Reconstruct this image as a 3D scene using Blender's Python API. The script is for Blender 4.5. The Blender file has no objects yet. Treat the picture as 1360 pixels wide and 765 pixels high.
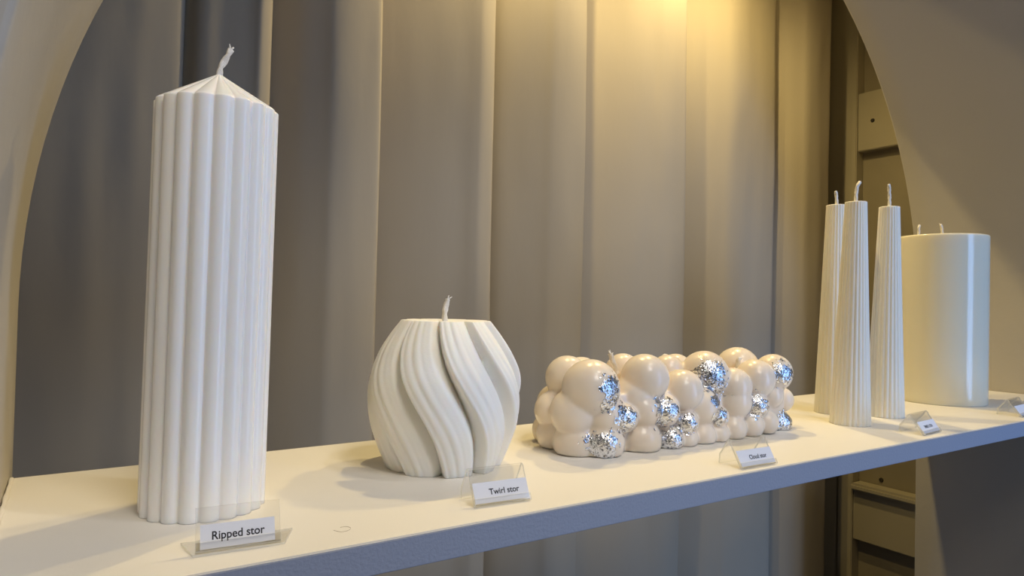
import bpy, bmesh, math, random
from math import sin, cos, pi, radians, sqrt, atan2
from mathutils import Vector, Matrix, noise
from mathutils.bvhtree import BVHTree
random.seed(7)
S = bpy.context.scene
C = S.collection

# ------------------------------------------------------------------ camera
cam = bpy.data.cameras.new('camera'); co = bpy.data.objects.new('camera', cam); C.objects.link(co)
F, YAW, PIT, ROL = 900.0, radians(33.06), radians(1.032), radians(1.258)
f_ = Vector((sin(YAW)*cos(PIT), cos(YAW)*cos(PIT), sin(PIT)))
r0 = Vector((cos(YAW), -sin(YAW), 0)); u0 = r0.cross(f_)
r_ = r0*cos(ROL) + u0*sin(ROL); u_ = -r0*sin(ROL) + u0*cos(ROL)
M = Matrix((r_, u_, -f_)).transposed().to_4x4(); M.translation = (0, 0, .155)
co.matrix_world = M
cam.sensor_width = 36; cam.lens = F*36/1360; cam.clip_start = .01; cam.clip_end = 50
S.camera = co
# ------------------------------------------------------------------ world, light, exposure
w = bpy.data.worlds.new('world'); S.world = w; w.use_nodes = True
w.node_tree.nodes['Background'].inputs[0].default_value = (.42, .62, 1, 1)
w.node_tree.nodes['Background'].inputs[1].default_value = .5
def light(name, kind, loc, power, col, target=None, **k):
    l = bpy.data.lights.new(name, kind); o = bpy.data.objects.new(name, l); C.objects.link(o)
    l.energy = power; l.color = col; o.location = loc
    for a, b in k.items(): setattr(l, a, b)
    if target: o.rotation_euler = (Vector(target)-Vector(loc)).to_track_quat('-Z', 'Y').to_euler()
    return o
light('window_daylight', 'AREA', (1.45, -1.09, .20), 14.5, (.30, .53, 1), (1.50, 0, .20), spread=radians(150), shape='RECTANGLE', size=.45, size_y=2.0)
light('front_fill', 'AREA', (.25, -.95, 1.70), 3.6, (1, .91, .79), (.22, .55, .12), spread=radians(75), shape='RECTANGLE', size=.6, size_y=.6)  # unseen fill light, added to brighten the candle fronts
light('shop_spotlight_right', 'SPOT', (1.00, -.35, 2.40), 30, (1, .94, .86), (.36, .55, 0), shadow_soft_size=.03, spot_size=radians(38), spot_blend=.7)
light('shop_spotlight_centre', 'SPOT', (.45, -.42, 1.90), 12, (1, .92, .82), (.45, .55, 0), shadow_soft_size=.03, spot_size=radians(70), spot_blend=.6)
S.view_settings.view_transform = 'Standard'; S.view_settings.look = 'None'
S.view_settings.exposure = 0.0; S.view_settings.gamma = 1; S.view_settings.use_curve_mapping = False
S.render.engine = 'CYCLES'
S.cycles.use_denoising = True
S.cycles.max_bounces = 10

# ------------------------------------------------------------------ materials
def mat(name, col, rough=.5, sss=0, sss_r=(1, .85, .68), sss_s=.008, metal=0, bump=0, bscale=300, bdist=.0005,
        mottle=0, mscale=8, spec=.5, coat=0, stretch=None):
    m = bpy.data.materials.new(name); m.use_nodes = True
    nt = m.node_tree; b = nt.nodes['Principled BSDF']
    b.inputs['Base Color'].default_value = (*col, 1); b.inputs['Roughness'].default_value = rough
    b.inputs['Metallic'].default_value = metal; b.inputs['Specular IOR Level'].default_value = spec
    if coat: b.inputs['Coat Weight'].default_value = coat; b.inputs['Coat Roughness'].default_value = .15
    if sss:
        b.inputs['Subsurface Weight'].default_value = sss
        b.inputs['Subsurface Radius'].default_value = sss_r; b.inputs['Subsurface Scale'].default_value = sss_s
    tc = nt.nodes.new('ShaderNodeTexCoord'); src = tc.outputs['Object']
    if stretch:
        mp = nt.nodes.new('ShaderNodeMapping'); mp.inputs['Scale'].default_value = stretch
        nt.links.new(src, mp.inputs[0]); src = mp.outputs[0]
    if bump:
        n = nt.nodes.new('ShaderNodeTexNoise'); n.inputs['Scale'].default_value = bscale; n.inputs['Detail'].default_value = 4
        bp = nt.nodes.new('ShaderNodeBump'); bp.inputs['Strength'].default_value = bump; bp.inputs['Distance'].default_value = bdist
        nt.links.new(src, n.inputs['Vector']); nt.links.new(n.outputs['Fac'], bp.inputs['Height'])
        nt.links.new(bp.outputs[0], b.inputs['Normal'])
    if mottle:
        n = nt.nodes.new('ShaderNodeTexNoise'); n.inputs['Scale'].default_value = mscale; n.inputs['Detail'].default_value = 3
        mx = nt.nodes.new('ShaderNodeMix'); mx.data_type = 'RGBA'
        mx.inputs['A'].default_value = (*[c*(1-mottle) for c in col], 1); mx.inputs['B'].default_value = (*[min(1, c*(1+mottle)) for c in col], 1)
        nt.links.new(src, n.inputs['Vector']); nt.links.new(n.outputs['Fac'], mx.inputs['Factor'])
        nt.links.new(mx.outputs['Result'], b.inputs['Base Color'])
    return m
PLASTER = mat('plaster', (.47, .44, .39), .6, bump=.35, bscale=60, bdist=.0012, mottle=.05, mscale=5)
DARKWALL = mat('room_wall', (.40, .38, .36), .8, mottle=.05)
TIMBER = mat('painted_timber', (.38, .34, .25), .6, bump=.2, bscale=40, mottle=.1, mscale=6)
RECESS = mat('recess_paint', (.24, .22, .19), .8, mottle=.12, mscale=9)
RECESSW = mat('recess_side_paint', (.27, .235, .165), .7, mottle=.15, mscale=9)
FLOORM = mat('floor_board', (.16, .14, .13), .6, mottle=.2, mscale=4)
SHELFM = mat('shelf_paint', (.80, .77, .71), .50, bump=.25, bscale=520, bdist=.0004, mottle=.02, mscale=6)
EDGEM = mat('edge_shade', (.33, .355, .43), .5, bump=.6, bscale=420, bdist=.0006)  # shade and blue daylight on the shelf front, put into the colour
CURT = mat('curtain_cloth', (.41, .365, .29), .75, bump=.5, bscale=11, bdist=.004, mottle=.03, mscale=4, spec=.25, stretch=(1, 1, .35))
WAXG = mat('glossy_white_wax', (.95, .94, .92), .22, sss=.6, sss_s=.006, bump=.12, bscale=120, mottle=.02, mscale=20)
WAXT = mat('soft_white_wax', (.95, .93, .87), .5, sss=.6, sss_s=.007, bump=.35, bscale=350, bdist=.0004, mottle=.02, mscale=40)
WAXC = mat('taper_wax', (.84, .81, .72), .42, sss=.5, sss_s=.005)
WAXP = mat('pillar_wax', (.78, .74, .60), .12, sss=.6, sss_s=.012, bump=.04, bscale=60, mottle=.02, mscale=14)
WAXB = mat('cream_wax', (.84, .745, .63), .27, sss=.5, sss_s=.006, bump=.05, bscale=150, mottle=.03, mscale=30)
COTTON = mat('wick_cotton', (.78, .75, .70), .85, bump=.6, bscale=1500, bdist=.0006, mottle=.25, mscale=900)
PAPER = mat('card_paper', (.80, .81, .86), .6)
INK = mat('ink', (.015, .015, .02), .6)
DARKHOLE = mat('dark_screw', (.03, .025, .02), .5)
HAIRM = mat('dark_fibre', (.30, .25, .18), .6)
METAL = mat('lamp_metal', (.7, .7, .7), .3, metal=1)

def foil_mat():
    m = bpy.data.materials.new('silver_leaf'); m.use_nodes = True; nt = m.node_tree
    b = nt.nodes['Principled BSDF']; b.inputs['Metallic'].default_value = 1
    tc = nt.nodes.new('ShaderNodeTexCoord')
    n1 = nt.nodes.new('ShaderNodeTexNoise'); n1.inputs['Scale'].default_value = 330; n1.inputs['Detail'].default_value = 5; n1.inputs['Roughness'].default_value = .7
    n2 = nt.nodes.new('ShaderNodeTexVoronoi'); n2.inputs['Scale'].default_value = 420
    add = nt.nodes.new('ShaderNodeMath'); add.operation = 'ADD'
    bp = nt.nodes.new('ShaderNodeBump'); bp.inputs['Strength'].default_value = .45; bp.inputs['Distance'].default_value = .0010
    cr = nt.nodes.new('ShaderNodeValToRGB'); cr.color_ramp.elements[0].position = .36; cr.color_ramp.elements[0].color = (.10, .10, .12, 1)
    cr.color_ramp.elements[1].position = .50; cr.color_ramp.elements[1].color = (.88, .89, .92, 1)
    for n in (n1, n2): nt.links.new(tc.outputs['Object'], n.inputs['Vector'])
    nt.links.new(n1.outputs['Fac'], add.inputs[0]); nt.links.new(n2.outputs['Distance'], add.inputs[1])
    nt.links.new(add.outputs[0], bp.inputs['Height']); nt.links.new(bp.outputs[0], b.inputs['Normal'])
    nt.links.new(n1.outputs['Fac'], cr.inputs[0]); nt.links.new(cr.outputs[0], b.inputs['Base Color'])
    b.inputs['Roughness'].default_value = .24
    return m
FOIL = foil_mat()

def acrylic(name, body):
    m = bpy.data.materials.new(name); m.use_nodes = True; nt = m.node_tree
    nt.nodes.remove(nt.nodes['Principled BSDF']); out = nt.nodes['Material Output']
    tr = nt.nodes.new('ShaderNodeBsdfTransparent'); tr.inputs[0].default_value = (.985, .985, .98, 1) if body else (.86, .86, .83, 1)
    gl = nt.nodes.new('ShaderNodeBsdfGlossy'); gl.inputs['Roughness'].default_value = .08
    lw = nt.nodes.new('ShaderNodeLayerWeight'); lw.inputs[0].default_value = .5
    pw = nt.nodes.new('ShaderNodeMath'); pw.operation = 'POWER'; pw.inputs[1].default_value = 4.0
    fr = nt.nodes.new('ShaderNodeMath'); fr.operation = 'MULTIPLY_ADD'; fr.inputs[1].default_value = .6; fr.inputs[2].default_value = .045
    nt.links.new(lw.outputs['Facing'], pw.inputs[0]); nt.links.new(pw.outputs[0], fr.inputs[0])
    mx = nt.nodes.new('ShaderNodeMixShader')
    nt.links.new(fr.outputs[0], mx.inputs[0]); nt.links.new(tr.outputs[0], mx.inputs[1]); nt.links.new(gl.outputs[0], mx.inputs[2])
    last = mx
    if not body:
        df = nt.nodes.new('ShaderNodeBsdfTranslucent'); df.inputs[0].default_value = (.95, .95, .92, 1)
        d2 = nt.nodes.new('ShaderNodeBsdfDiffuse'); d2.inputs[0].default_value = (.95, .95, .92, 1)
        a = nt.nodes.new('ShaderNodeMixShader'); nt.links.new(df.outputs[0], a.inputs[1]); nt.links.new(d2.outputs[0], a.inputs[2])
        m2 = nt.nodes.new('ShaderNodeMixShader'); m2.inputs[0].default_value = .72
        nt.links.new(mx.outputs[0], m2.inputs[1]); nt.links.new(a.outputs[0], m2.inputs[2]); last = m2
    nt.links.new(last.outputs[0], out.inputs[0])
    return m
ACR = acrylic('clear_acrylic', True); ACE = acrylic('acrylic_edge', False)

# ------------------------------------------------------------------ helpers
def link(name, me, mats, parent=None, smooth=False):
    o = bpy.data.objects.new(name, me); C.objects.link(o)
    for m in (mats if isinstance(mats, (list, tuple)) else [mats]): me.materials.append(m)
    if smooth: me.polygons.foreach_set('use_smooth', [True]*len(me.polygons))
    if parent: o.parent = parent
    return o
def mesh(verts, faces, name='m'):
    me = bpy.data.meshes.new(name); me.from_pydata([tuple(v) for v in verts], [], faces); me.update(); return me
def bm_obj(name, bm, mats, parent=None, smooth=False):
    me = bpy.data.meshes.new(name); bm.to_mesh(me); bm.free(); return link(name, me, mats, parent, smooth)
def box(name, lo, hi, m, parent=None, bevel=0):
    bm = bmesh.new(); bmesh.ops.create_cube(bm, size=1)
    for v in bm.verts: v.co = Vector([(lo[i]+hi[i])/2 + v.co[i]*(hi[i]-lo[i]) for i in range(3)])
    if bevel: bmesh.ops.bevel(bm, geom=bm.edges[:], offset=bevel, segments=2, affect='EDGES')
    return bm_obj(name, bm, m, parent)
def empty(name, loc, label, cat, group=None, rz=0):
    o = bpy.data.objects.new(name, None); C.objects.link(o); o.location = loc; o.rotation_euler = (0, 0, rz)
    o.empty_display_size = .02
    return tag(o, label, cat, group)
def tag(o, label, cat, group=None):
    o['label'] = label; o['category'] = cat
    if group: o['group'] = group
    return o
def struct(o): o['kind'] = 'structure'; return o
def spline(pts, n):
    """Catmull-Rom through pts, n samples per span"""
    P = [Vector(p) for p in pts]; P = [P[0]*2-P[1]]+P+[P[-1]*2-P[-2]]; out = []
    for i in range(1, len(P)-2):
        a, b, c, d = P[i-1:i+3]
        for k in range(n):
            t = k/n
            out.append(.5*((2*b)+(c-a)*t+(2*a-5*b+4*c-d)*t*t+(3*b-a-3*c+d)*t**3))
    out.append(P[-2]); return out

# ------------------------------------------------------------------ large structure
AX, AZ, AR, YF, YB = .732, .137, .770, .380, .735     # arch centre, radius, front and back plane
def arch_wall():
    prof = [(AX+AR*cos(a), AZ+AR*sin(a)) for a in [pi*i/96 for i in range(97)]]
    prof = [(AX+AR, -1.0)] + [(AX+AR, z) for z in (-.6, -.3, 0.0)] + prof + [(AX-AR, z) for z in (0.0, -.3, -.6)] + [(AX-AR, -1.0)]
    out = []
    X0, X1, Z1 = -1.6, 3.2, 2.7
    for x, z in prof:      # matching outer rim point
        if z <= AZ: out.append((X1 if x > AX else X0, z))
        else:
            dx, dz = x-AX, z-AZ
            t = 99
            if dx > 1e-6: t = min(t, (X1-AX)/dx)
            if dx < -1e-6: t = min(t, (X0-AX)/dx)
            if dz > 1e-6: t = min(t, (Z1-AZ)/dz)
            out.append((AX+dx*t, AZ+dz*t))
    # corners of the rectangle have to be in the rim: snap the nearest points
    for cx_, cz_ in ((X0, Z1), (X1, Z1)):
        i = min(range(len(out)), key=lambda i: (out[i][0]-cx_)**2+(out[i][1]-cz_)**2); out[i] = (cx_, cz_)
    e = .004
    rings = []
    def inset(p, d):
        x, z = p
        if z <= AZ: return (x+(d if x > AX else -d), z)
        l = math.hypot(x-AX, z-AZ); return (x+(x-AX)/l*d, z+(z-AZ)/l*d)
    n = len(prof)
    rings.append([(x, YF, z) for x, z in out])
    for d, y in ((e, YF), (e*.3, YF+e*.3), (0, YF+e)): rings.append([(p[0], y, p[1]) for p in (inset(q, d) for q in prof)])
    for k in range(1, 9): rings.append([(x, YF+e+(YB-YF-2*e)*k/9, z) for x, z in prof])
    for d, y in ((0, YB-e), (e*.3, YB-e*.3), (e, YB)): rings.append([(p[0], y, p[1]) for p in (inset(q, d) for q in prof)])
    rings.append([(x, YB, z) for x, z in out])
    V = [v for r in rings for v in r]; Fc = []
    for j in range(len(rings)-1):
        for i in range(n-1):
            a = j*n+i; Fc.append((a, a+1, a+n+1, a+n))
    me = mesh(V, Fc)
    o = link('wall_arch', me, PLASTER)
    bm = bmesh.new(); bm.from_mesh(me); bmesh.ops.recalc_face_normals(bm, faces=bm.faces[:]); bm.to_mesh(me); bm.free()
    for p in me.polygons:
        c = p.center
        p.use_smooth = (YF+.0005 < c.y < YB-.0005)
    return struct(o)
arch_wall()
struct(box('floor', (-1.6, -1.2, -1.04), (3.2, 1.45, -1.0), FLOORM))
struct(box('ceiling', (-1.6, -1.2, 2.7), (3.2, .76, 2.74), DARKWALL))
struct(box('ceiling_recess', (-.6, YB, 1.20), (1.9, 1.40, 1.24), PLASTER))
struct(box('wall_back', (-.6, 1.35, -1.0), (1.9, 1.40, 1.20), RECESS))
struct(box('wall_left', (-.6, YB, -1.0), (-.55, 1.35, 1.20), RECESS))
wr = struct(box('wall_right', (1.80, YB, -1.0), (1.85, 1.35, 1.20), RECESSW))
struct(box('wall_shop_left', (-1.65, -1.2, -1.0), (-1.6, .76, 2.7), DARKWALL))
struct(box('wall_shop_right', (3.2, -1.2, -1.0), (3.25, .76, 2.7), DARKWALL))
# wall with the shop window, behind the camera
bm = bmesh.new()
for lo, hi in (((-1.6, -1.2, -1), (1.15, -1.12, 2.7)), ((1.85, -1.2, -1), (3.2, -1.12, 2.7)), ((1.15, -1.2, 1.2), (1.85, -1.12, 2.7)), ((1.15, -1.2, -1), (1.85, -1.12, -.8))):
    r = bmesh.ops.create_cube(bm, size=1)
    for v in r['verts']: v.co = Vector([(lo[i]+hi[i])/2 + v.co[i]*(hi[i]-lo[i]) for i in range(3)])
struct(bm_obj('wall_shop_front', bm, DARKWALL))
# timber on the right side wall of the recess
post = box('post', (1.765, 1.024, -1.0), (1.80, 1.064, 1.20), TIMBER, wr, .002)
box('strip', (1.775, 1.066, -1.0), (1.80, 1.14, 1.20), TIMBER, wr, .002)
b1 = box('board', (1.770, YB, .576), (1.80, 1.0235, .733), TIMBER, wr, .002)
b2 = box('board', (1.770, YB, -.462), (1.80, 1.0235, -.312), TIMBER, wr, .002)
ledge = box('ledge', (1.750, YB, -.330), (1.80, 1.0235, -.310), TIMBER, wr, .006)
def screw(loc, parent, r=.0055):
    bm = bmesh.new(); bmesh.ops.create_cone(bm, cap_ends=True, segments=14, radius1=r, radius2=r*.8, depth=.003,
        matrix=Matrix.Translation(loc) @ Matrix.Rotation(-pi/2, 4, 'Y'))
    bmesh.ops.create_cube(bm, size=1, matrix=Matrix.Translation((loc[0]-.0016, loc[1], loc[2])) @ Matrix.Diagonal((.0006, .006, .001, 1)))
    return bm_obj('screw', bm, DARKHOLE, parent)
screw((1.7685, .983, .653), b1)
screw((1.7985, .965, -.296), wr, .006)

# ------------------------------------------------------------------ shelf
def shelf():
    root = empty('shelf', (0, 0, 0), 'long cream painted shelf board running through the arched opening', 'shelf')
    bm = bmesh.new(); bmesh.ops.create_cube(bm, size=1)
    lo, hi = (AX-AR+.0003, .4085, -.021), (AX+AR-.0003, .700, 0)
    for v in bm.verts: v.co = Vector([(lo[i]+hi[i])/2 + v.co[i]*(hi[i]-lo[i]) for i in range(3)])
    for v in bm.verts:
        if v.co.y > .6: v.co.y = .691 if v.co.x < .5 else .7295      # the board's back edge runs slightly askew
    bmesh.ops.bevel(bm, geom=bm.edges[:], offset=.0012, segments=2, affect='EDGES')
    bm_obj('board', bm, SHELFM, root)
    eb = box('shaded_edge', (lo[0], .4068, -.0208), (hi[0], .4085, -.0006), EDGEM, root, .0005)  # thin strip added to carry the shaded colour of the shelf front
    eb['label'] = 'textured front edge of the shelf, shade painted in as grey blue'
    # worn sealant bead at the left end
    pts = [(AX-AR+.002, .42+.0045*i, .0005) for i in range(60)]
    V, Fc = [], []
    for i, p in enumerate(pts):
        rr = .0014+.0009*noise.noise(Vector((i*.23, 3, 1)))
        for k in range(6):
            a = k*pi/3; V.append((p[0]+rr*cos(a)*1.2, p[1], p[2]+rr*sin(a)))
    for i in range(len(pts)-1):
        for k in range(6): a = i*6+k; b = i*6+(k+1) % 6; Fc.append((a, b, b+6, a+6))
    link('sealant_bead', mesh(V, Fc), SHELFM, root, True)
shelf()

# ------------------------------------------------------------------ curtain
def curtain():
    edges = [-60, 235, 352, 500, 652, 773, 908, 1024, 1100]         # bearings of the fold edges, as fractions of the view
    strips = [.60, .60, .72, .50, .74, .55, .68, .45, .45]
    def ray(px):
        d = f_*F + r_*(px-680) - u_*(300-382.5); return d.x/d.y
    pts = []
    prev = None
    for i, px in enumerate(edges):
        yf = 1.03+.012*math.sin(i*2.1)
        X = ray(px)*yf
        if prev is not None:
            pX, pY = prev; wd = X-pX
            amp = (.004, .014)[i-1] if i < 3 else .082
            sx = pX+strips[i]*wd
            pts += [(pX+.003, pY+.010), (pX+.001, pY+amp*.55), (pX+.03*wd, pY+amp), (pX+.30*(sx-pX), yf+amp*.66),
                    (pX+.65*(sx-pX), yf+amp*.32), (sx-.02*wd, yf+amp*.10), (sx+.08*wd, yf-.002), ((sx+X)/2+.01*wd, yf-.006), (X-.007, yf-.004)]
        pts.append((X, yf+.001)); prev = (X, yf)
    pts += [(prev[0]+.004, prev[1]+.008), (prev[0]+.002, prev[1]+.03)]
    P = spline([(x, y, 0) for x, y in pts], 5)
    n = len(P); NZ = 48; V, Fc = [], []
    z0, z1 = -.97, 1.19
    for j in range(NZ+1):
        z = z0+(z1-z0)*j/NZ
        for i, p in enumerate(P):
            u = p.x*6
            dx = .0045*noise.noise(Vector((u, 0, z*1.6)))
            dy = .007*noise.noise(Vector((u*1.6, 4, z*1.3)))+.0016*noise.noise(Vector((u*5, 9, z*7)))
            V.append((p.x+dx, p.y+dy, z))
    for j in range(NZ):
        for i in range(n-1): a = j*n+i; Fc.append((a, a+1, a+n+1, a+n))
    o = link('curtain', mesh(V, Fc), CURT, None, True)
    s = o.modifiers.new('thick', 'SOLIDIFY'); s.thickness = .0012; s.offset = 1
    tag(o, 'pale beige floor length curtain hanging in deep folds behind the shelf', 'curtain')
curtain()

# ------------------------------------------------------------------ recess downlight (above the frame)
def downlight(x, y, z, power):
    root = empty('downlight', (x, y, z), 'small round metal downlight under the recess ceiling, %s one' % ('left' if x < .8 else 'right'), 'lamp', 'recess downlights')
    bm = bmesh.new()
    prof = [(.045, 0), (.045, -.012), (.040, -.014), (.034, -.006), (.032, 0)]
    n = 32
    vs = [[bm.verts.new((r*cos(2*pi*k/n), r*sin(2*pi*k/n), zz)) for k in range(n)] for r, zz in prof]
    for a, b in zip(vs, vs[1:]):
        for k in range(n): bm.faces.new((a[k], a[(k+1) % n], b[(k+1) % n], b[k]))
    bm_obj('ring', bm, METAL, root, True)
    l = light('downlight_lamp', 'SPOT', (x, y, z-.13), power, (1, .75, .31), (x, y-.12, 0), shadow_soft_size=.012, spot_size=radians(165), spot_blend=1)
downlight(.66, .88, 1.19, 17)
downlight(1.08, .87, 1.19, 21)

# ------------------------------------------------------------------ wick
def wick(parent, base, pts, r=.0016, fray=0):
    P = spline([Vector(p)+Vector(base) for p in pts], 10); n = len(P); K = 12
    V, Fc = [], []; L = 0
    for i, p in enumerate(P):
        t = (P[min(i+1, n-1)]-P[max(i-1, 0)]).normalized()
        a = t.orthogonal().normalized(); b = t.cross(a)
        a = (Vector((1, 0, 0))-t*t.x).normalized(); b = t.cross(a)
        if i: L += (P[i]-P[i-1]).length
        for k in range(K):
            th = 2*pi*k/K
            rr = r*(1+.26*max(sin(2*th+L/r*1.1), sin(-2*th+L/r*1.1)))
            if i == n-1: rr *= .6
            V.append(p+a*cos(th)*rr+b*sin(th)*rr)
    for i in range(n-1):
        for k in range(K): x = i*K+k; y = i*K+(k+1) % K; Fc.append((x, y, y+K, x+K))
    Fc.append(tuple(range((n-1)*K, n*K))); 
    tip = P[-1]; t = (P[-1]-P[-2]).normalized()
    for q in range(fray):
        d = (t+Vector((random.uniform(-.9, .9), random.uniform(-.9, .9), random.uniform(-.4, .4)))).normalized()
        ln = r*random.uniform(1.2, 2.6); s = d.orthogonal().normalized()*r*.38; s2 = d.cross(s).normalized()*r*.38
        c = tip-t*r*random.uniform(0, 2.5); b0 = len(V)
        V += [c+s, c+s2, c-s, c-s2, c+d*ln+s*.5, c+d*ln+s2*.5, c+d*ln-s*.5, c+d*ln-s2*.5]
        Fc += [(b0, b0+1, b0+5, b0+4), (b0+1, b0+2, b0+6, b0+5), (b0+2, b0+3, b0+7, b0+6), (b0+3, b0, b0+4, b0+7), (b0+4, b0+5, b0+6, b0+7)]
    return link('wick', mesh(V, Fc), COTTON, parent, True)

def swept(name, rfun, zs, n, m, parent, lean=(0, 0), cap=None, capz=0, close_bottom=True):
    """rfun(theta, z)->r ; rings over zs ; cap: list of (scale, dz) rings to the centre"""
    V, Fc = [], []; rings = len(zs)
    H = zs[-1]
    for z in zs:
        for k in range(n):
            th = 2*pi*k/n; x, y, dz = rfun(th, z)
            V.append((x+lean[0]*(z/H)**1.0, y+lean[1]*z/H, z+dz))
    tot = rings
    for sc, dz in (cap or []):
        for k in range(n):
            th = 2*pi*k/n; x, y, d0 = rfun(th, H)
            V.append((x*sc+lean[0], y*sc+lean[1], H+d0*sc+dz))
        tot += 1
    for j in range(tot-1):
        for k in range(n): a = j*n+k; b = j*n+(k+1) % n; Fc.append((a, b, b+n, a+n))
    V.append((lean[0], lean[1], H+capz)); c = len(V)-1
    for k in range(n): Fc.append(((tot-1)*n+k, (tot-1)*n+(k+1) % n, c))
    V.append((0, 0, 0)); c = len(V)-1
    for k in range(n): Fc.append((c, (k+1) % n, k))
    return link(name, mesh(V, Fc), m, parent, True)

# ------------------------------------------------------------------ tall ribbed candle
def ribbed():
    root = empty('ribbed_candle', (.0854, .5383, 0), 'tall white ribbed pillar candle with a pointed top, beside the left end of the shelf', 'candle')
    N = 19; R = .0424; a = .0072; c = R-a
    camdir = atan2(-.5383, -.0854)
    off = camdir + radians(-4)          # a groove sits just left of the line to the camera
    def rf(th, z):
        ph = ((th-off) % (2*pi/N)) - pi/N
        s = c*sin(ph)
        r = c*cos(ph)+sqrt(max(a*a-s*s, 1e-9))
        k = 1.0
        if z > .289: k = 1-(z-.289)*.32
        if z < .0015: k = 1-(.0015-z)*.5
        k *= 1+.004*noise.noise(Vector((cos(th)*2, sin(th)*2, z*9)))
        return r*cos(th)*k, r*sin(th)*k, 0
    zs = [0, .0008, .0015]+[.01+.279*i/30 for i in range(31)]+[.2900, .2908, .2913]
    cap = [(.985, .0006), (.965, .0013)]+[(1-t, .0004+.0262*t) for t in (.08, .15, .3, .45, .6, .75, .88, .97)]
    swept('wax_body', rf, zs, N*22, WAXG, root, (.0022, 0), cap, .0268)
    wick(root, (.0024, 0, .3175), [(0, 0, -.004), (.0004, 0, .004), (.003, -.001, .010), (.0055, -.002, .0155), (.0072, -.002, .0195)], .0020, 7)
ribbed()

# ------------------------------------------------------------------ twirl candle
def twirl():
    root = empty('swirl_candle', (.2977, .5690, 0), 'round ivory candle with thick twisted lobes, second from the left on the shelf', 'candle')
    N = 9; HT = .1345
    cd = atan2(-.569, -.2977)
    prof = [(0, .0530), (.004, .0548), (.02, .0615), (.04, .0685), (.065, .0722), (.085, .0705), (.105, .0622), (.122, .0515), (.1345, .0420)]
    def R(z):
        for (z0, r0_), (z1, r1) in zip(prof, prof[1:]):
            if z <= z1:
                t = (z-z0)/(z1-z0); 
                i = prof.index((z0, r0_)); pa = prof[max(i-1, 0)]; pb = prof[min(i+2, len(prof)-1)]
                m0 = (r1-pa[1])/(z1-pa[0]) if z1 > pa[0] else 0; m1 = (pb[1]-r0_)/(pb[0]-z0); h = z1-z0
                return (2*t**3-3*t*t+1)*r0_+(t**3-2*t*t+t)*h*m0+(-2*t**3+3*t*t)*r1+(t**3-t*t)*h*m1
        return prof[-1][1]
    def tw(z):        # twist in degrees, positive to the camera's right going down
        t = 1-z/HT
        return -10 + 50*(t-.06*sin(2*pi*t))
    def rf(th, z):
        # angle measured to the camera's right is +theta (camera looks from outside)
        ph = ((th-cd-radians(tw(z))) % (2*pi/N))/(2*pi/N)     # 0..1 across one lobe, from its left groove
        # lobe: quick rise off the groove, broad back, deep undercut groove on the right
        def ss(a, b, v):
            t = min(1, max(0, (v-a)/(b-a))); return t*t*(3-2*t)
        lobe = (ss(-.10, .20, ph)-.26*ss(.35, .85, ph))*(1-ss(.80, 1.02, ph))**.8
        fine = (abs(sin((ph-.04)*pi*5.2))**.8)*(1-ss(.52, .74, ph))*.0014 + .0007*sin(ph*pi*3+1)
        depth = .0165*(R(z)/.07)
        r = R(z)-depth*(1-lobe)+fine*min(1, lobe*1.3)-.0008
        # slight lean of the lobe, so that its right side overlaps the next one
        r *= 1+.002*noise.noise(Vector((cos(th)*6, sin(th)*6, z*60)))
        sh = radians(-3.5)*lobe
        return r*cos(th+sh), r*sin(th+sh), 0
    zs = [0, .001, .003]+[.006+(HT-.008)*i/60 for i in range(61)]+[HT-.0009, HT-.0002, HT]
    cap = [(.985, .0003), (.95, .0004), (.8, .0002), (.5, -.0004), (.2, -.0004)]
    swept('wax_body', rf, zs, N*44, WAXT, root, (0, 0), cap, -.0004)
    wick(root, (-.0015, 0, HT), [(0, 0, -.003), (-.0008, 0, .005), (.0002, 0, .013), (.0022, 0, .0205)], .0022, 4)
twirl()

# ------------------------------------------------------------------ bubble candle with silver leaf
BUB = [(.4512,.5780,.0725,.0219),(.4481,.5342,.0663,.0274),(.5080,.5360,.0548,.0212),(.5200,.5310,.0739,.0240),(.5302,.5750,.0762,.0170),
(.5747,.5290,.0580,.0218),(.5967,.5700,.0740,.0165),(.6303,.5450,.0712,.0263),(.6594,.5281,.0582,.0207),(.7273,.5750,.0722,.0258),(.7023,.5295,.0650,.0223),
(.7417,.5300,.0706,.0194),(.4347,.5780,.0384,.0169),(.4341,.5450,.0414,.0224),(.4629,.5320,.0382,.0225),(.4814,.5207,.0355,.0127),(.5117,.5241,.0410,.0164),
(.5409,.5228,.0387,.0150),(.5724,.5203,.0237,.0123),(.6033,.5267,.0375,.0192),(.6231,.5190,.0271,.0109),(.6599,.5267,.0419,.0193),(.6939,.5218,.0345,.0139),
(.7336,.5300,.0430,.0136),(.7771,.5450,.0333,.0134),(.4350,.5750,.0137,.0164),(.4388,.5450,.0105,.0224),(.4593,.5286,.0116,.0213),(.5118,.5269,.0090,.0194),
(.5487,.5209,.0066,.0129),(.5719,.5203,.0067,.0123),(.6002,.5218,.0061,.0139),(.6246,.5199,.0064,.0118),(.6534,.5223,.0104,.0144),(.6851,.5217,.0114,.0138),
(.7136,.5206,.0128,.0126),(.7567,.5350,.0057,.0146)]
BACK = [(.49,.60,.070,.018),(.57,.602,.066,.02),(.64,.598,.070,.018),(.70,.602,.06,.02),(.755,.58,.055,.02),(.46,.607,.04,.018),(.50,.61,.035,.018),
(.55,.612,.03,.018),(.60,.61,.035,.018),(.65,.612,.035,.018),(.70,.61,.03,.018),(.755,.60,.025,.018),(.77,.565,.05,.017),(.77,.57,.012,.016),
(.45,.605,.012,.016),(.50,.61,.01,.018),(.55,.612,.01,.017),(.60,.61,.01,.018),(.65,.612,.01,.018),(.70,.61,.01,.018),(.75,.605,.01,.016)]
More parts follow.
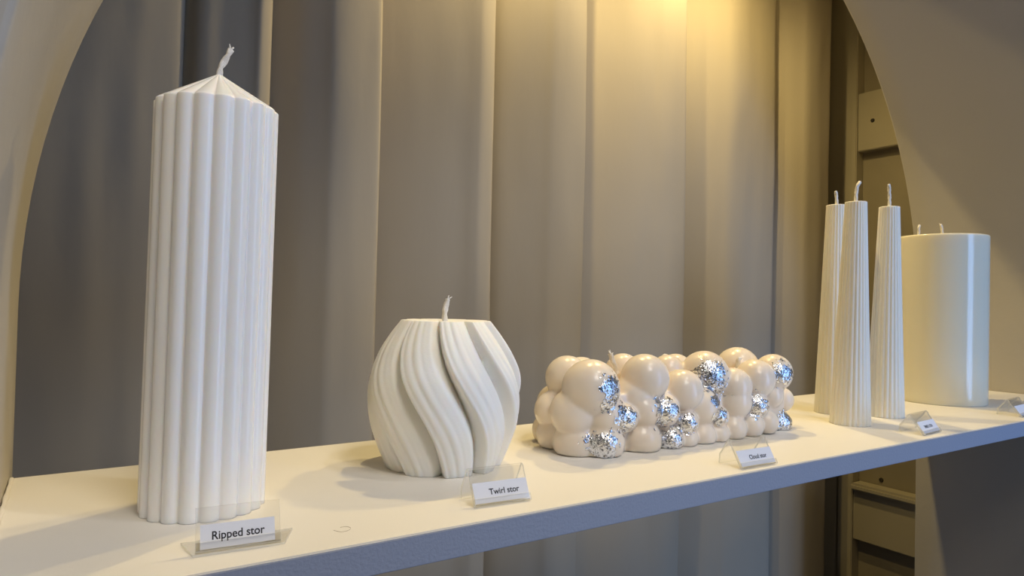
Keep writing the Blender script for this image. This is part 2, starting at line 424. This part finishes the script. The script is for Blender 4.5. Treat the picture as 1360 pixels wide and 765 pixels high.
FO = [(.458,.66e-1,.0112),(.4545,.0535,.0080),(.4775,.0367,.0108),(.4463,.0115,.0118),(.5328,.0400,.0125),(.544,.0090,.0100),(.5665,.0255,.0088),
      (.6010,.0745,.0150),(.6150,.0600,.0110),(.6140,.0470,.0060),(.6185,.0290,.0082),(.6849,.0372,.0100),(.7380,.0720,.0105),(.7420,.0120,.0112)]
FOILSPHERE = [1, 1, 15, 27, 17, 29, 18, 7, 8, 8, 20, 22, 11, 36]
def bubble():
    OX, OY = .60, .565
    root = empty('bubble_candle', (OX, OY, 0), 'long low peach candle of clustered wax bubbles patched with silver leaf', 'candle')
    bm = bmesh.new()
    for x, y, z, r in BUB+BACK:
        z = max(z, .004); k = 1.22 if r < .02 else 1.09; y += (k-1)*r; r *= k
        bmesh.ops.create_icosphere(bm, subdivisions=4, radius=r, matrix=Matrix.Translation((x-OX, y-OY, z)))
    bmesh.ops.create_cube(bm, size=1, matrix=Matrix.Translation((.605-OX, .565-OY, .030)) @ Matrix.Diagonal((.30, .078, .060, 1)))
    for v in bm.verts:
        if v.co.z < 0: v.co.z = 0
    me = bpy.data.meshes.new('tmp'); bm.to_mesh(me); bm.free()
    t = bpy.data.objects.new('tmp', me); C.objects.link(t)
    rm = t.modifiers.new('r', 'REMESH'); rm.mode = 'VOXEL'; rm.voxel_size = .0014; rm.use_smooth_shade = True
    sm = t.modifiers.new('s', 'SMOOTH'); sm.iterations = 9; sm.factor = .5
    dg = bpy.context.evaluated_depsgraph_get(); dg.update()
    body = bpy.data.meshes.new_from_object(t.evaluated_get(dg))
    bpy.data.objects.remove(t)
    mz = min(v.co.z for v in body.vertices)
    for v in body.vertices: v.co.z += .0004-mz
    body.materials.clear()
    link('wax_body', body, WAXB, root, True)
    # silver leaf: ragged, crumpled sheets lying on the wax
    tree = BVHTree.FromPolygons([v.co for v in body.vertices], [p.vertices for p in body.polygons])
    verts = [v.co.copy() for v in body.vertices]; nrm = [v.normal.copy() for v in body.vertices]
    polys = [(tuple(p.vertices), p.center.copy(), p.normal.copy()) for p in body.polygons]
    for (fx, fz, fr), si in zip(FO, FOILSPHERE):
        bx, by, bz, br = BUB[si]; c0 = Vector((bx-OX, by-OY, bz))
        # point on the bubble towards the viewer's side, at the wanted x and z
        dx, dz = fx-bx, fz-bz; q = br*br-dx*dx-dz*dz
        org = Vector((-OX, -OY, .155)); dr = (Vector((fx-OX, .515-OY, fz))-org).normalized()
        hit = tree.ray_cast(org, dr)[0]
        cpt = hit if hit else Vector((fx-OX, by-OY-sqrt(max(q, (br*.35)**2)), fz))
        fr *= 1.30
        sel = []
        for vs, c, nm in polys:
            d = (c-cpt).length
            if d > fr*1.6 or nm.y > .35: continue
            rag = noise.fractal(c*210, .8, 2.1, 4)*.55 + noise.noise(c*90+Vector((si, 0, 0)))*.35
            if d < fr*(.96+rag) or (d < fr*1.6 and noise.noise(c*520+Vector((3, si, 1))) > .60): sel.append(vs)
        mp = {}; V = []; Fc = []
        for vs in sel:
            for v in vs:
                if v not in mp:
                    mp[v] = len(V); V.append(verts[v]+nrm[v]*(.0005+.0004*noise.noise(verts[v]*900)))
            Fc.append([mp[v] for v in vs])
        if not Fc: continue
        b2_ = bmesh.new(); b2_.from_mesh(mesh(V, Fc))
        bmesh.ops.subdivide_edges(b2_, edges=b2_.edges[:], cuts=1, use_grid_fill=True)
        for v in b2_.verts:
            v.co += v.normal*.00035*noise.noise(v.co*1500); v.co.z = max(v.co.z, .0004)
        o = bm_obj('silver_leaf', b2_, FOIL, root, True)
    wick(root, (.500-OX, .562-OY, .073), [(.006, 0, .004), (.003, 0, .012), (-.001, 0, .019), (-.004, 0, .026)], .0023, 16)
    wick(root, (.612-OX, .598-OY, .083), [(0, 0, -.008), (.001, 0, .004), (.005, 0, .0075), (.009, 0, .006)], .0022, 8)
    wick(root, (.700-OX, .556-OY, .080), [(0, 0, -.006), (.000, -.001, .004), (.002, -.001, .008), (.005, 0, .008)], .0022, 2)
bubble()

# ------------------------------------------------------------------ fluted tapers
def taper(loc, label, lean, wpts, rot=0, h=.297, n=24, rb=.0254, rt=.0137):
    root = empty('fluted_taper_candle', (*loc, 0), label, 'candle', 'slender fluted cone candles')
    def rf(th, z):
        t = z/h; r = rb+(rt-rb)*t**.96
        r *= 1-.05*(1-abs(cos(n*(th+rot)/2))) if z < h-.001 else 1-.03*(1-abs(cos(n*(th+rot)/2)))
        return r*cos(th), r*sin(th), 0
    zs = [0, .001]+[.003+(h-.0045)*i/20 for i in range(21)]+[h-.0006, h]
    swept('wax_body', rf, zs, n*12, WAXC, root, lean, [(.97, .0004), (.7, .0006), (.25, .0010)], .0012)
    wick(root, (lean[0], lean[1], h), wpts, .0019, 0)
taper((.9455, .5796), 'cone shaped fluted cream candle at the left back of the three, nearest the curtain', (.0035, 0), [(0, 0, -.003), (0, 0, .004), (-.001, 0, .013), (-.003, 0, .0215)], .1, .306, rt=.0142)
taper((.8771, .5128), 'fluted cone candle standing in front, middle one of the three, wick tip hooked', (.0075, 0), [(0, 0, -.003), (.0, 0, .008), (.002, 0, .020), (.004, -.001, .0255), (.0078, -.001, .0285)], .3, .297)
taper((.9886, .5260), 'fluted cone candle at the right of the three, before the wide pillar candle', (.0055, 0), [(0, 0, -.003), (.0, 0, .012), (-.001, 0, .024), (-.002, 0, .034)], .5, .302)

# ------------------------------------------------------------------ wide pillar
def pillar():
    root = empty('pillar_candle', (1.2428, .5692, 0), 'wide smooth ivory pillar candle with small wicks at the right end of the shelf', 'candle')
    h = .279
    def rf(th, z):
        r = .068
        if z > h-.002: r -= .0012*((z-h+.002)/.002)**2
        if z < .002: r -= .0012*((.002-z)/.002)**2
        return r*cos(th), r*sin(th), 0
    zs = [0, .0005, .001, .002]+[.01+(h-.014)*i/8 for i in range(9)]+[h-.002, h-.0012, h-.0005, h]
    swept('wax_body', rf, zs, 128, WAXP, root, (.0015, 0), [(.97, .0002), (.6, -.0002), (.3, -.0004)], -.0004)
    wick(root, (.006, .002, h), [(0, 0, -.002), (.001, 0, .008), (-.001, 0, .016), (-.0045, 0, .022)], .0018, 3)
    wick(root, (-.052, .012, h), [(0, 0, -.002), (.001, 0, .007), (.001, 0, .014), (.004, 0, .017)], .0017, 3)
pillar()

# ------------------------------------------------------------------ label holders
def sheet(path, w, th, name, parent, w2=None):
    """a bent acrylic strip: path of (y,z), width along x from 0 to w; side faces get the edge material"""
    P = [Vector((0, y, z)) for y, z in path]; n = len(P); L, R_ = [], []
    for i, p in enumerate(P):
        t = (P[min(i+1, n-1)]-P[max(i-1, 0)]).normalized(); nn = Vector((0, -t.z, t.y))
        L.append(p+nn*th/2); R_.append(p-nn*th/2)
    V = []; Fc = []; mi = []
    for i in range(n):
        for q in (L[i], R_[i]): V += [(0, q.y, q.z), (w, q.y, q.z)]
    for i in range(n-1):
        a = i*4; b = a+4
        Fc.append((a, a+1, b+1, b)); mi.append(0)
        Fc.append((a+2, b+2, b+3, a+3)); mi.append(0)
        Fc.append((a, b, b+2, a+2)); mi.append(1)
        Fc.append((a+1, a+3, b+3, b+1)); mi.append(1)
    Fc.append((0, 2, 3, 1)); mi.append(1); a = (n-1)*4; Fc.append((a, a+1, a+3, a+2)); mi.append(1)
    o = link(name, mesh(V, Fc), [ACR, ACE], parent)
    for p, k in zip(o.data.polygons, mi): p.material_index = k
    return o
def lettering(text, card, x, size, w_):
    cu = bpy.data.curves.new('t', 'FONT'); cu.body = text; cu.size = size; cu.align_x = 'CENTER'; cu.align_y = 'CENTER'; cu.offset = size*.015; cu.extrude = .00004
    t = bpy.data.objects.new('t', cu); C.objects.link(t)
    dg = bpy.context.evaluated_depsgraph_get(); dg.update()
    me = bpy.data.meshes.new_from_object(t.evaluated_get(dg)); bpy.data.objects.remove(t)
    me.materials.clear()
    xs = [v.co.x for v in me.vertices]; s = w_/(max(xs)-min(xs))
    for v in me.vertices: v.co.x *= s; v.co.y *= (s+1)/2
    o = link('lettering', me, INK, card); o.location = (x, 0, .0002)
    return o
def card(parent, w, h, p0, ang, text, size, tw_, dx=0):
    """paper of size w x h, its lower left corner at p0 in the holder, tilted back by ang from flat; lettering on it"""
    bm = bmesh.new(); bmesh.ops.create_cube(bm, size=1)
    for v in bm.verts: v.co = Vector((v.co.x*w, v.co.y*h, v.co.z*.00025))
    o = bm_obj('paper_card', bm, PAPER, parent)
    o.location = (p0[0]+w/2, p0[1]+cos(ang)*h/2, p0[2]+sin(ang)*h/2); o.rotation_euler = (ang, 0, 0)
    if text: lettering(text, o, dx, size, tw_)
    return o
def tent(loc, rz, w, d, h, label, text, size, tw_, dx=0, ridge=.58, group='clear acrylic name card holders'):
    root = empty('card_holder', (*loc, 0), label, 'card holder', group, rz)
    yr = d*ridge; th = .0017
    arc = [(yr-.0028, h-.0048), (yr-.0018, h-.0020), (yr, h-.0007), (yr+.0016, h-.0018), (yr+.0026, h-.0046)]
    sheet([(.0002, .0012)]+arc+[(d*.97, .010), (d, .0010)], w, th, 'acrylic_tent', root)
    # folded-up lip that holds the card
    fy, fz = yr-.0028, h-.0048; l = math.hypot(fy, fz); uy, uz = fy/l, fz/l
    sheet([(.0002, .0012), (-.0012, .0008), (-.0022, .0016), (-.0022+uy*.0052, .0016+uz*.0052)], w, .0010, 'lip', root)
    ang = atan2(fz, fy)
    ch = .0155
    card(root, w*.97, ch, (w*.015, -.0012+uy*.0012, .0016+uz*.0012), ang, text, size, tw_, dx)
    return root
tent((.2555, .4372), radians(-4), .0480, .0238, .0262, 'clear acrylic card holder lettered Twirl stor', 'Twirl stor', .0062, .0260, .0025)
tent((.5335, .4176), radians(-1.5), .0505, .0262, .0262, 'clear acrylic card holder lettered Cloud stor', 'Cloud stor', .0062, .0245, .0025)
tent((.8780, .4200), radians(5), .0500, .0280, .0250, 'clear acrylic card holder lettered TIMBER LITEN', 'TIMBER LITEN', .0058, .0240, -.001)
tent((1.166, .4240), radians(5), .0500, .0290, .0250, 'clear acrylic card holder at the far right, in front of the wide pillar candle', None, .0058, .014, .004)
def flat_holder():
    root = empty('card_holder', (.0652, .4346, 0), 'clear acrylic card holder lettered Ripped stor', 'card holder', 'clear acrylic name card holders', radians(-5))
    th = .0014
    # flared base plate
    bm = bmesh.new()
    q = [(-.001, 0), (.0510, .001), (.0600, .0255), (-.0065, .0250)]
    lo = [bm.verts.new((x, y, .0002)) for x, y in q]; up = [bm.verts.new((x, y, .0002+th)) for x, y in q]
    bm.faces.new(up); bm.faces.new(lo[::-1])
    for i in range(4): bm.faces.new((lo[i], lo[(i+1) % 4], up[(i+1) % 4], up[i])).material_index = 1
    bm_obj('base_plate', bm, [ACR, ACE], root)
    s = sheet([(.0035, .0018), (.0075, .010), (.0125, .0225), (.0135, .0250)], .0485, th, 'upright', root); s.location.x = .0005
    l = sheet([(.0035, .0018), (.0018, .0020), (.0010, .0032), (.0030, .0075)], .0485, .001, 'lip', root); l.location.x = .0005
    card(root, .0425, .0140, (.0030, .0026, .0032), radians(66), 'Ripped stor', .0072, .0300, .0)
flat_holder()

# ------------------------------------------------------------------ stray fibre and crumbs on the shelf
P = spline([(.150, .4400, .0004), (.153, .4345, .0006), (.1575, .4335, .001), (.1605, .4370, .0012), (.1590, .4415, .001), (.1555, .4430, .0006)], 8)
V, Fc = [], []
for p in P:
    for k in range(5): a = 2*pi*k/5; V.append((p.x+.00012*cos(a), p.y+.00012*cos(a), p.z+.00012*sin(a)))
for i in range(len(P)-1):
    for k in range(5): a = i*5+k; b = i*5+(k+1) % 5; Fc.append((a, b, b+5, a+5))
tag(link('loose_fibre', mesh(V, Fc), HAIRM), 'tiny curled loose fibre on the shelf between the two left card holders', 'fibre')
